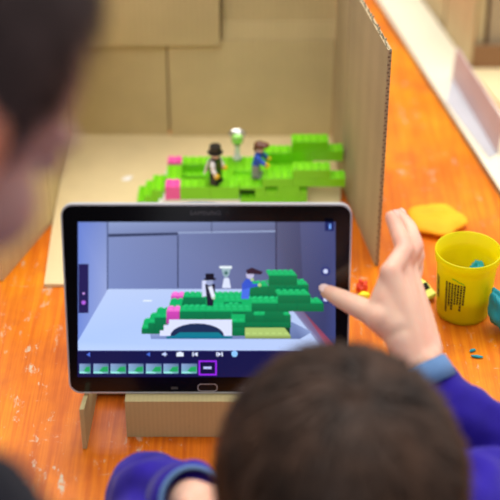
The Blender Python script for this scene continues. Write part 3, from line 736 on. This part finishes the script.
yy = b2y+0.0045
def fpan(x0, x1, y, z0, z1, dy, mat='card'):
    MB().slab([(x0,y,z0),(x1,y,z0),(x1,y+dy,z1),(x0,y+dy,z1)], (0,1,0), 0.004).build('rear_flap', mat, bx2)
xb = at(484,40,hb_).x
fpan(x0_+0.003, xb-0.001, yy+0.004, 0.0003, 0.20, 0.02)
fpan(xb+0.005, 0.62, yy+0.004, 0.0003, 0.20, 0.03, 'card_shade')
MB().box((0.46, yy+0.075, 0.10), (0.30, 0.004, 0.199)).build('rear_panel', 'crease', bx2)

# ------------------------------------------------------------------ people
def head_shapes(m, c, F, Up, s):
    F = F.normalized(); X = F.cross(Up).normalized(); Z = X.cross(F).normalized()
    Rm = Matrix((X, F, Z)).transposed()      # local x right, y face, z up
    T = lambda p: c + Rm @ (Vector(p)*s)
    E = lambda p, r: m.ell(T(p), tuple(v*s for v in r), Rm, 28, 18)
    E((0,-0.012,0.028), (0.071,0.087,0.076)); E((0,0.022,0.012), (0.064,0.062,0.064))
    E((0,0.030,-0.030), (0.057,0.052,0.062)); E((0,0.040,-0.070), (0.036,0.036,0.026)); E((0,0.066,-0.084), (0.018,0.014,0.013))
    for sd in (-1,1):
        E((sd*0.036,0.050,-0.038), (0.024,0.026,0.024))                       # cheeks
        E((sd*0.024,0.074,0.002), (0.022,0.012,0.008))                       # brows
        E((sd*0.0705,-0.006,-0.016), (0.0075,0.019,0.028)); E((sd*0.070,0.000,-0.038), (0.006,0.010,0.010))
        E((sd*0.0745,-0.016,-0.008), (0.0055,0.009,0.022))
        E((sd*0.009,0.088,-0.036), (0.006,0.007,0.006))
    m.chain([T((0,0.080,0.000)), T((0,0.094,-0.028)), T((0,0.098,-0.034))], [0.006*s,0.0085*s,0.009*s], 12)
    E((0,0.083,-0.058), (0.019,0.008,0.005)); E((0,0.081,-0.066), (0.016,0.008,0.0055))
    return T, Rm
def face_parts(parent, T, Rm, s, lids=False):
    for sd in (-1,1):
        e = MB().ell(T((sd*0.027,0.074,-0.012)), (0.0125*s,0.0110*s,0.0085*s), Rm, 18, 12).build('eye', 'eye', parent, smooth=True)
        MB().ell(T((sd*0.027,0.0838,-0.012)), (0.0055*s,0.0018*s,0.0055*s), Rm, 14, 8).build('iris', 'iris', e, smooth=True)
        if lids: MB().ell(T((sd*0.027,0.0752,-0.0105)), (0.0140*s,0.0118*s,0.0094*s), Rm, 18, 12).build('eyelid', 'skin2', parent, smooth=True)
    MB().ell(T((0,0.0885,-0.0585)), (0.015*s,0.004*s,0.0028*s), Rm, 16, 8).ell(T((0,0.0868,-0.0650)), (0.013*s,0.004*s,0.0032*s), Rm, 16, 8).build('lips', 'lip', parent, smooth=True)
def hair(parent, c, T, Rm, s, keep, crown, n, length, mat, seed, lift=0.35):
    rnd = random.Random(seed); m = MB()
    cr = Vector((0,-0.012,0.026)); rr = Vector((0.0735,0.0895,0.0790))
    # close cap under the strands
    cap = MB().ell((0,0,0), (1,1,1), None, 64, 48); idx = {}; keepv = []
    for i, v in enumerate(cap.v):
        p = Vector((v.x*rr.x, v.y*rr.y, v.z*rr.z))+cr
        keepv.append(p if keep(p, 0.0) else None)
    vs = []; 
    for i, p in enumerate(keepv):
        if p is not None:
            idx[i] = len(vs); k = 1+0.03*noise.noise(p*60); vs.append(T(cr+(p-cr)*k))
    m.add(vs, [tuple(idx[j] for j in f) for f in cap.f if all(j in idx for j in f)])
    crn = Vector(crown).normalized()
    cnt = 0
    while cnt < n:
        d = Vector((rnd.gauss(0,1), rnd.gauss(0,1), rnd.gauss(0,1))).normalized()
        p = Vector((d.x*rr.x, d.y*rr.y, d.z*rr.z))+cr
        if not keep(p, rnd.uniform(-0.006, 0.006)): continue
        cnt += 1
        nrm = Vector((d.x/rr.x, d.y/rr.y, d.z/rr.z)).normalized()
        away = (d-crn); tan = away-nrm*away.dot(nrm)
        if tan.length < 0.05: tan = Vector((rnd.uniform(-1,1),rnd.uniform(-1,1),0))
        tan.normalize(); swirl = nrm.cross(tan)*0.5
        cl = noise.noise(p*38+Vector((seed,0,0)))*0.9
        tan = (tan+swirl+nrm.cross(tan)*cl+Vector((rnd.gauss(0,0.22),rnd.gauss(0,0.22),rnd.gauss(0,0.22)))).normalized()
        tan = (tan-nrm*tan.dot(nrm)).normalized()
        L = length*rnd.uniform(0.6,1.15); w = 0.0011*rnd.uniform(0.7,1.4)
        sd = nrm.cross(tan).normalized()
        lf = lift*rnd.uniform(0.5,1.3)
        pts = []; q = p.copy(); dr = (tan+nrm*lf).normalized(); ns = 4
        for j in range(ns+1):
            pts.append(q.copy()); 
            q = q+dr*(L/ns)
            cc_ = q-cr; nl = Vector((cc_.x/rr.x**2, cc_.y/rr.y**2, cc_.z/rr.z**2)).normalized()
            ee = math.sqrt((cc_.x/rr.x)**2+(cc_.y/rr.y)**2+(cc_.z/rr.z)**2)
            dr = (dr-nl*0.16).normalized()
            if ee < 1.03: q = cr+cc_*(1.04/ee)
        vs = []
        for j, q in enumerate(pts):
            ww = w*(1-0.75*j/ns); vs += [T(q-sd*ww), T(q+sd*ww)]
        m.add(vs, [(2*j,2*j+1,2*j+3,2*j+2) for j in range(ns)])
    return m.build('hair', mat, parent, smooth=True)
def gen_hand(m, wrist, fd, pn, thumb_side, curl, s=1.0):     # fd finger direction, pn palm normal, thumb_side = +1 if thumb is along fd x pn
    fd = fd.normalized(); pn = (pn-fd*pn.dot(fd)).normalized(); sx = fd.cross(pn)*thumb_side
    tips = []
    offs = [0.021,0.007,-0.007,-0.020]; ln = [0.050,0.056,0.052,0.041]; rd = [0.0074,0.0076,0.0072,0.0063]
    for o, l, r in zip(offs, ln, rd):
        k = wrist+fd*(0.066-abs(o-0.005)*0.25)*s+sx*o*s; m.chain([wrist+sx*o*0.55*s, k], [0.0115*s,0.0092*s], 16)
        d = fd.copy(); p = k; pts = [k]; rs = [r*1.08*s]; nrm = pn.copy()
        for j, fr in enumerate((0.46,0.30,0.24)):
            a = curl*(0.7,1.1,0.7)[j]; d = (d*math.cos(a)+nrm*math.sin(a)).normalized(); nrm = (nrm-d*nrm.dot(d)).normalized()
            p = p+d*l*fr*s; pts.append(p); rs.append(r*(0.98,0.9,0.76)[j]*s)
        m.chain(pts, rs, 16); tips.append((pts[-1], d, -nrm, rs[-1]))
    t0 = wrist+fd*0.016*s+sx*0.017*s; t1 = t0+(fd*0.6+sx*0.7+pn*0.35).normalized()*0.030*s; t2 = t1+(fd*0.85+sx*0.3+pn*0.35).normalized()*0.024*s; t3 = t2+(fd*0.95+sx*0.05+pn*0.3).normalized()*0.017*s
    m.chain([t0,t1,t2,t3], [0.0130*s,0.0098*s,0.0085*s,0.0068*s], 16); tips.append((t3, (t3-t2).normalized(), (sx-pn*0.5).normalized(), 0.0068*s))
    return tips
def nails(parent, tips):
    for p, d, up_, r in tips:
        up_ = (up_-d*up_.dot(d)).normalized(); x = d.cross(up_); Rm = Matrix((x, d, up_)).transposed()
        MB().ell(p+up_*r*0.80+d*r*0.10, (r*0.68, r*0.95, r*0.20), Rm, 14, 8).build('fingernail', 'nail', parent, smooth=True)
def folds(mb, amp, f, seed):
    for i, v in enumerate(mb.v):
        q = v*f+Vector((seed,0,0))
        mb.v[i] = v+mb.nrm[i]*amp*max(-0.15, noise.noise(q)+0.5*noise.noise(q*2.1)+0.05)
    return mb

# ---- right boy: bent over the table, right thumb on the tablet, left hand at his chin
hs = 1.06
HC = P(336, 513, 0.945)
pr1 = thing('person', 'dark-haired child in purple top, leaning over the table, thumb on the tablet', 'person', (HC.x, HC.y-0.18, -0.6))
body = MB()
F1 = Vector((-0.10, 0.86, -0.42)); U1 = Vector((0.02, 0.4, 0.9))
T1, R1 = head_shapes(body, HC, F1, U1, hs)
neckb = T1((0,-0.030,-0.045))
ch = Vector((HC.x+0.005, HC.y-0.115, 0.10))         # top of chest
hip = Vector((HC.x+0.005, HC.y-0.42, 0.00))
body.chain([T1((0,-0.020,-0.030)), ch+Vector((0,0.02,0.005))], [0.046,0.046], 20)
shR, shL = P(440, 532, 0.99), ch+Vector((-0.100,-0.005,0.0))
mid = (ch+hip)/2+Vector((0,0,0.02))
for dx in (-0.055, 0, 0.055):
    body.chain([ch+Vector((dx,-0.03,-0.02)), mid+Vector((dx*0.9,0,-0.01)), hip+Vector((dx,0,0))], [0.062,0.066,0.07], 18)
body.chain([shL, ch, shR], [0.040,0.050,0.040], 18)
foot = []
for sd in (-1,1):
    h = hip+Vector((sd*0.058,-0.005,-0.02)); kn = Vector((hip.x+sd*0.065, hip.y+0.045, -0.30)); an = Vector((hip.x+sd*0.07, hip.y-0.02, -0.545))
    body.chain([h, kn, an], [0.066,0.045,0.032], 18); body.chain([an+Vector((0,0,-0.01)), an+Vector((sd*0.01,0.09,-0.028))], [0.030,0.022], 14); foot.append((h,kn,an,sd))
# right arm (toward the tablet)
WR = P(419, 360, 1.165); ELR = P(526, 500, 1.160)
ELR.z = max(ELR.z, 0.036)
body.chain([shR, ELR], [0.036,0.028], 18)
body.chain([ELR, ELR.lerp(WR,0.35), WR], [0.026,0.022,0.0138], 18)
wv = (P(433,350,1.172)-P(403,358,1.160))*0.30
body.chain([WR-wv, WR+wv], [0.0120,0.0120], 16); body.chain([WR-wv, P(400,338,1.162)], [0.0122,0.0128], 16)
# hand: metacarpals
I = [P(390.5,272,1.166), P(405,250,1.181), P(398,231,1.193), P(391.5,217,1.199)]
Mi = [P(400,264,1.180), P(415,247,1.198), P(409,228,1.213), P(399,215,1.222)]
Ri = [P(407.5,269,1.193), P(416.5,256,1.212), P(414,240,1.230), P(406,226,1.240)]
Li = [P(411.5,283,1.203), P(416,268,1.221), P(417,255,1.235), P(413,243,1.245)]
rads = [(0.0088,0.0080,0.0072,0.0060),(0.0088,0.0080,0.0072,0.0060),(0.0084,0.0076,0.0068,0.0058),(0.0078,0.0068,0.0060,0.0052)]
wst = [P(411,352,1.163), P(418,350,1.167), P(424,349,1.172), P(429,350,1.176)]
tips1 = []
for fpts, rr_, w0 in zip((I,Mi,Ri,Li), rads, wst):
    body.chain([w0, w0.lerp(fpts[0],0.55), fpts[0]], [0.0118,0.0112,0.0092], 18)
    body.chain(fpts, rr_, 18)
    d = (fpts[3]-fpts[2]).normalized(); seg = (fpts[1]-fpts[0]).normalized(); out = (seg-d*seg.dot(d)).normalized()
    tips1.append((fpts[3], d, out, rr_[3]))
# thumb: pad just in front of the glass
tip_glass = tp_(326.5, 288.5, 0)
Tt = tip_glass + TN*0.0068
th = [P(403,336,1.170), P(382,318,1.166), P(355,305.5,1.190), Tt]
body.chain([th[0], th[1], th[1].lerp(th[2],0.5), th[2], th[2].lerp(th[3],0.5), th[3]], [0.0138,0.0138,0.0102,0.0092,0.0083,0.0064], 18)
body.chain([th[1], I[0].lerp(wst[0],0.35), I[0].lerp(wst[0],0.15)], [0.0105,0.0095,0.008], 14)     # web
body.chain([P(395,325,1.163), P(388,300,1.168), P(391,281,1.168)], [0.0135,0.0125,0.0095], 14)
body.chain([P(384,312,1.168), P(380,300,1.171), P(387,280,1.169)], [0.0110,0.0085,0.0075], 14)
td = (Tt-th[2]).normalized(); tips1.append((Tt, td, (TN*0.8+UPV*0.5), 0.0062))
# left arm folded on the table, hand at the chin
ELL = P(152, 522, 1.165); ELL.z = 0.038
WL = P(197, 502, 1.06)
body.chain([shL, ELL], [0.036,0.028], 18); body.chain([ELL, ELL.lerp(WL,0.35), WL], [0.026,0.023,0.0160], 18)
cheek = T1((-0.035,0.055,-0.075))
tips2 = gen_hand(body, WL+(WL-ELL).normalized()*0.008, (cheek-WL), Vector((0.4,-0.2,0.7)), 1, 0.35, 0.92)
fb_ = fuse(body, 0.0021, 4)
bo = fb_.build('body', 'skin', pr1, smooth=True)
tint = bo.data.attributes.new('tint', 'FLOAT', 'POINT'); o0 = wloc(pr1)
reds = [(I[1],0.012),(Mi[1],0.011),(Ri[1],0.010),(I[0],0.008)]+[(t[0],0.011) for t in tips1[:4]]+[(T1((sd*0.074,-0.008,-0.016)),0.03) for sd in (-1,1)]
vals = []
for v in fb_.v:
    x = 0.0
    for c_, r_ in reds:
        d2 = (v-c_).length
        if d2 < r_*2: x = max(x, 0.42*math.exp(-(d2/r_)**2))
    vals.append(x)
tint.data.foreach_set('value', vals)
face_parts(pr1, T1, R1, hs); nails(pr1, tips1+tips2)
keep1 = lambda p, j: (p.z > 0.055+j and p.y > 0.03) or (p.y <= 0.03 and p.z > -0.005+j and p.y > -0.01) or (p.y <= -0.01 and p.z > -0.040+j)
hair(pr1, HC, T1, R1, hs*1.0, keep1, (0.05,-0.55,0.85), 9000, 0.030, 'hair', 11, 0.30)
# top
def sleeve(m, a, b, c, ra, rb, rc): m.chain([a, b], [ra, rb], 20); m.chain([b, b.lerp(c,0.5), c], [rb, (rb+rc)/2+0.003, rc], 20)
hd = MB()
for dx in (-0.06, 0, 0.06):
    hd.chain([ch+Vector((dx,-0.03,-0.015)), mid+Vector((dx*0.95,0,-0.005)), hip+Vector((dx,0.01,0.005))], [0.070,0.076,0.078], 20)
hd.chain([shL, ch+Vector((0,-0.012,0.0)), shR], [0.050,0.060,0.050], 20)
hd.chain([ch+Vector((0,0.0,0.02)), ch+Vector((0,0.03,0.03))], [0.062,0.056], 20)
dR = (P(462,455,1.155)-WR).normalized(); cuffR = WR.lerp(ELR, 0.10); cuffL = WL.lerp(ELL, 0.06)
sleeve(hd, shR, ELR+Vector((0.002,0,0.002)), WR+dR*0.021, 0.050, 0.041, 0.0222)
sleeve(hd, shL, ELL+Vector((0,0,0.002)), WL.lerp(ELL,0.36), 0.048, 0.037, 0.0275)
hm = folds(fuse(hd, 0.004, 4), 0.0100, 22, 3.3)
hm.v = [Vector((v.x, v.y, v.z if not (v.y > -0.5 and v.z < 0.002) else 0.002)) for v in hm.v]
hm.build('sweatshirt', 'purple', pr1, smooth=True)
def cuff(a, d, r0, r1, L, parent, mat, nm='cuff'):
    q = d.to_track_quat('Z','Y').to_matrix(); t = 0.0028
    return MB().lathe([(r0-t,0),(r0,0.0008),((r0+r1)/2+0.0006,L*0.5),(r1,L),(r1-t,L),((r0+r1)/2-t,L*0.5)], 40, a, q, closed=True).build(nm, mat, parent, smooth=True)
dR = (P(462,455,1.155)-WR).normalized(); cuff(WR+dR*0.003, dR, 0.0214, 0.0238, 0.019, pr1, 'cuff')
dL = (ELL-WL).normalized(); cuff(WL+dL*0.009, dL, 0.0272, 0.0288, 0.026, pr1, 'purple'); cuff(WL+dL*0.007, dL, 0.0268, 0.0274, 0.003, pr1, 'cuff', 'cuff_lining')['label'] = 'grey blue sleeve lining'
tr_ = MB()
for h, kn, an, sd in foot: tr_.chain([h+Vector((0,0,0.0)), kn, an+Vector((0,0,0.02))], [0.078,0.055,0.046], 18)
tr_.chain([hip+Vector((-0.05,-0.005,0)), hip+Vector((0.05,-0.005,0))], [0.078,0.078], 18)
folds(fuse(tr_, 0.006, 3), 0.005, 18, 7).build('trousers', 'trouser', pr1, smooth=True)
for h, kn, an, sd in foot:
    s_ = MB(); s_.chain([an+Vector((0,-0.02,-0.022)), an+Vector((sd*0.006,0.05,-0.024)), an+Vector((sd*0.012,0.105,-0.028))], [0.033,0.031,0.027], 16)
    f_ = fuse(s_, 0.004, 3); f_.v = [Vector((v.x,v.y,max(v.z,-0.5995))) for v in f_.v]; f_.build('shoe', 'rubber', pr1, smooth=True)

# ---- left boy: standing close, looking down at the model
h2 = 1.05
HC2 = P(-106, 60, 0.64)
pr2 = thing('person', 'dark-haired child in dark clothes at the left edge, looking down at the bricks', 'person', (HC2.x-0.13, HC2.y-0.10, -0.6))
b2 = MB()
F2 = Vector((0.62, 0.64, -0.72)); U2 = Vector((0.42, 0.35, 0.85))
T2, R2 = head_shapes(b2, HC2, F2, U2, h2)
ch2 = Vector((HC2.x-0.105, HC2.y-0.085, HC2.z-0.128)); hip2 = Vector((HC2.x-0.14, HC2.y-0.21, 0.02))
b2.chain([T2((0,-0.020,-0.035)), ch2+Vector((0,0,0.01))], [0.044,0.046], 20)
ax = Vector((0.85,-0.50,0)).normalized()
sR2, sL2 = P(-58, 540, 0.66), ch2-ax*0.105+Vector((0,0,-0.045))
for k in (-0.055,0,0.055): b2.chain([ch2+ax*k+Vector((0,0,-0.05)), ch2.lerp(hip2,0.5)+ax*k*0.9, hip2+ax*k], [0.060,0.064,0.068], 18)
b2.chain([sL2, ch2+Vector((0,0,-0.01)), sR2], [0.040,0.050,0.040], 18)
legs2 = []
for sd in (-1,1):
    h = hip2+ax*sd*0.058+Vector((0,0,-0.02)); kn = h+Vector((0.02,0.02,-0.265)); an = Vector((h.x+0.01,h.y,-0.545))
    b2.chain([h,kn,an],[0.066,0.045,0.032],18); b2.chain([an+Vector((0,0,-0.01)), an+Vector((0.05,0.075,-0.028))],[0.030,0.022],14); legs2.append((h,kn,an))
arms2 = []
tips3 = []
for sd, sh in ((1,sR2),(-1,sL2)):
    el = sh+Vector((0.015*sd-0.02,-0.03,-0.185)); wr = el+Vector((0.0,0.05,-0.16))
    b2.chain([sh,el],[0.036,0.028],18); b2.chain([el,el.lerp(wr,0.35),wr],[0.028,0.027,0.018],18)
    tips3 += gen_hand(b2, wr, (wr-el)+Vector((0,0,-0.03)), -ax*sd, -sd, 0.4); arms2.append((sh,el,wr))
m2 = fuse(b2, 0.0024, 4); bo2 = m2.build('body', 'skin2', pr2, smooth=True)
tint = bo2.data.attributes.new('tint', 'FLOAT', 'POINT'); er = [T2((sd*0.074,-0.008,-0.016)) for sd in (-1,1)]
tint.data.foreach_set('value', [max(0.85*math.exp(-((v-e_).length/0.026)**2) for e_ in er) for v in m2.v])  # light glowing through the ears, painted as orange tint
face_parts(pr2, T2, R2, h2, True); nails(pr2, tips3)
keep2 = lambda p, j: (p.z > 0.092+j and p.y > 0.030) or (p.y <= 0.030 and p.z > 0.050+j and p.y > 0.018) or (p.y <= 0.018 and p.z > -0.018+j and p.y > 0.002) or (p.y <= 0.002 and p.z > 0.012+j and p.y > -0.026) or (p.y <= -0.026 and p.z > -0.045+j)
hair(pr2, HC2, T2, R2, h2, keep2, (0.05,-0.5,0.85), 8000, 0.030, 'hair2', 21, 0.28)
sw = MB()
for k in (-0.06,0,0.06): sw.chain([ch2+ax*k+Vector((0,0,-0.05)), ch2.lerp(hip2,0.5)+ax*k*0.95, hip2+ax*k+Vector((0,0,0.01))],[0.068,0.073,0.076],20)
sw.chain([sL2, ch2+Vector((0,0,-0.012)), sR2],[0.049,0.058,0.049],20); sw.chain([ch2+Vector((0,0,0.0)), ch2.lerp(HC2,0.30)],[0.060,0.053],20)
for sh, el, wr in arms2: sleeve(sw, sh, el, el.lerp(wr,0.9), 0.047, 0.037, 0.028)
folds(fuse(sw, 0.004, 4), 0.006, 24, 9).build('sweatshirt', 'navy', pr2, smooth=True)
t2 = MB()
for h, kn, an in legs2: t2.chain([h,kn,an+Vector((0,0,0.02))],[0.078,0.055,0.046],18)
t2.chain([hip2-ax*0.05, hip2+ax*0.05],[0.078,0.078],18)
folds(fuse(t2, 0.006, 3), 0.005, 18, 5).build('trousers', 'trouser', pr2, smooth=True)
for h, kn, an in legs2:
    s_ = MB(); s_.chain([an+Vector((-0.01,-0.016,-0.022)), an+Vector((0.03,0.045,-0.024)), an+Vector((0.062,0.09,-0.028))],[0.033,0.031,0.027],16)
    f_ = fuse(s_, 0.004, 3); f_.v = [Vector((v.x,v.y,max(v.z,-0.5995))) for v in f_.v]; f_.build('shoe', 'rubber', pr2, smooth=True)

# ------------------------------------------------------------------ light
def area(name, loc, target, size, power, color, size_y=None):
    l = bpy.data.lights.new(name, 'AREA'); l.energy = power; l.color = color; l.shape = 'RECTANGLE'; l.size = size; l.size_y = size_y or size
    o = bpy.data.objects.new(name, l); COL.objects.link(o); o.location = loc
    o.rotation_euler = (Vector(target)-Vector(loc)).to_track_quat('-Z','Y').to_euler(); return o
area('ceiling_light', (0.25, 0.5, 2.3), (0.05, 0.1, 0), 1.6, 58, (1.0, 0.96, 0.90))
area('window_light', (2.4, 1.0, 1.3), (0.1, 0.1, 0.05), 1.4, 22, (1.0, 0.97, 0.92))
area('far_window_light', (-0.35, 1.5, 2.1), (-0.15, -0.35, 0.0), 1.0, 12, (1.0, 0.97, 0.95), 0.6)
area('near_light', (-0.9, -1.6, 2.2), (0.0, 0.0, 0.0), 1.2, 20, (0.97, 0.97, 1.0))
w = bpy.data.worlds.new('world'); sc.world = w; w.use_nodes = True
bg = w.node_tree.nodes['Background']; bg.inputs['Color'].default_value = (0.95, 0.95, 1.0, 1); bg.inputs['Strength'].default_value = 0.55
sc.view_settings.view_transform = 'Standard'; sc.view_settings.look = 'None'; sc.view_settings.exposure = 0; sc.view_settings.gamma = 1
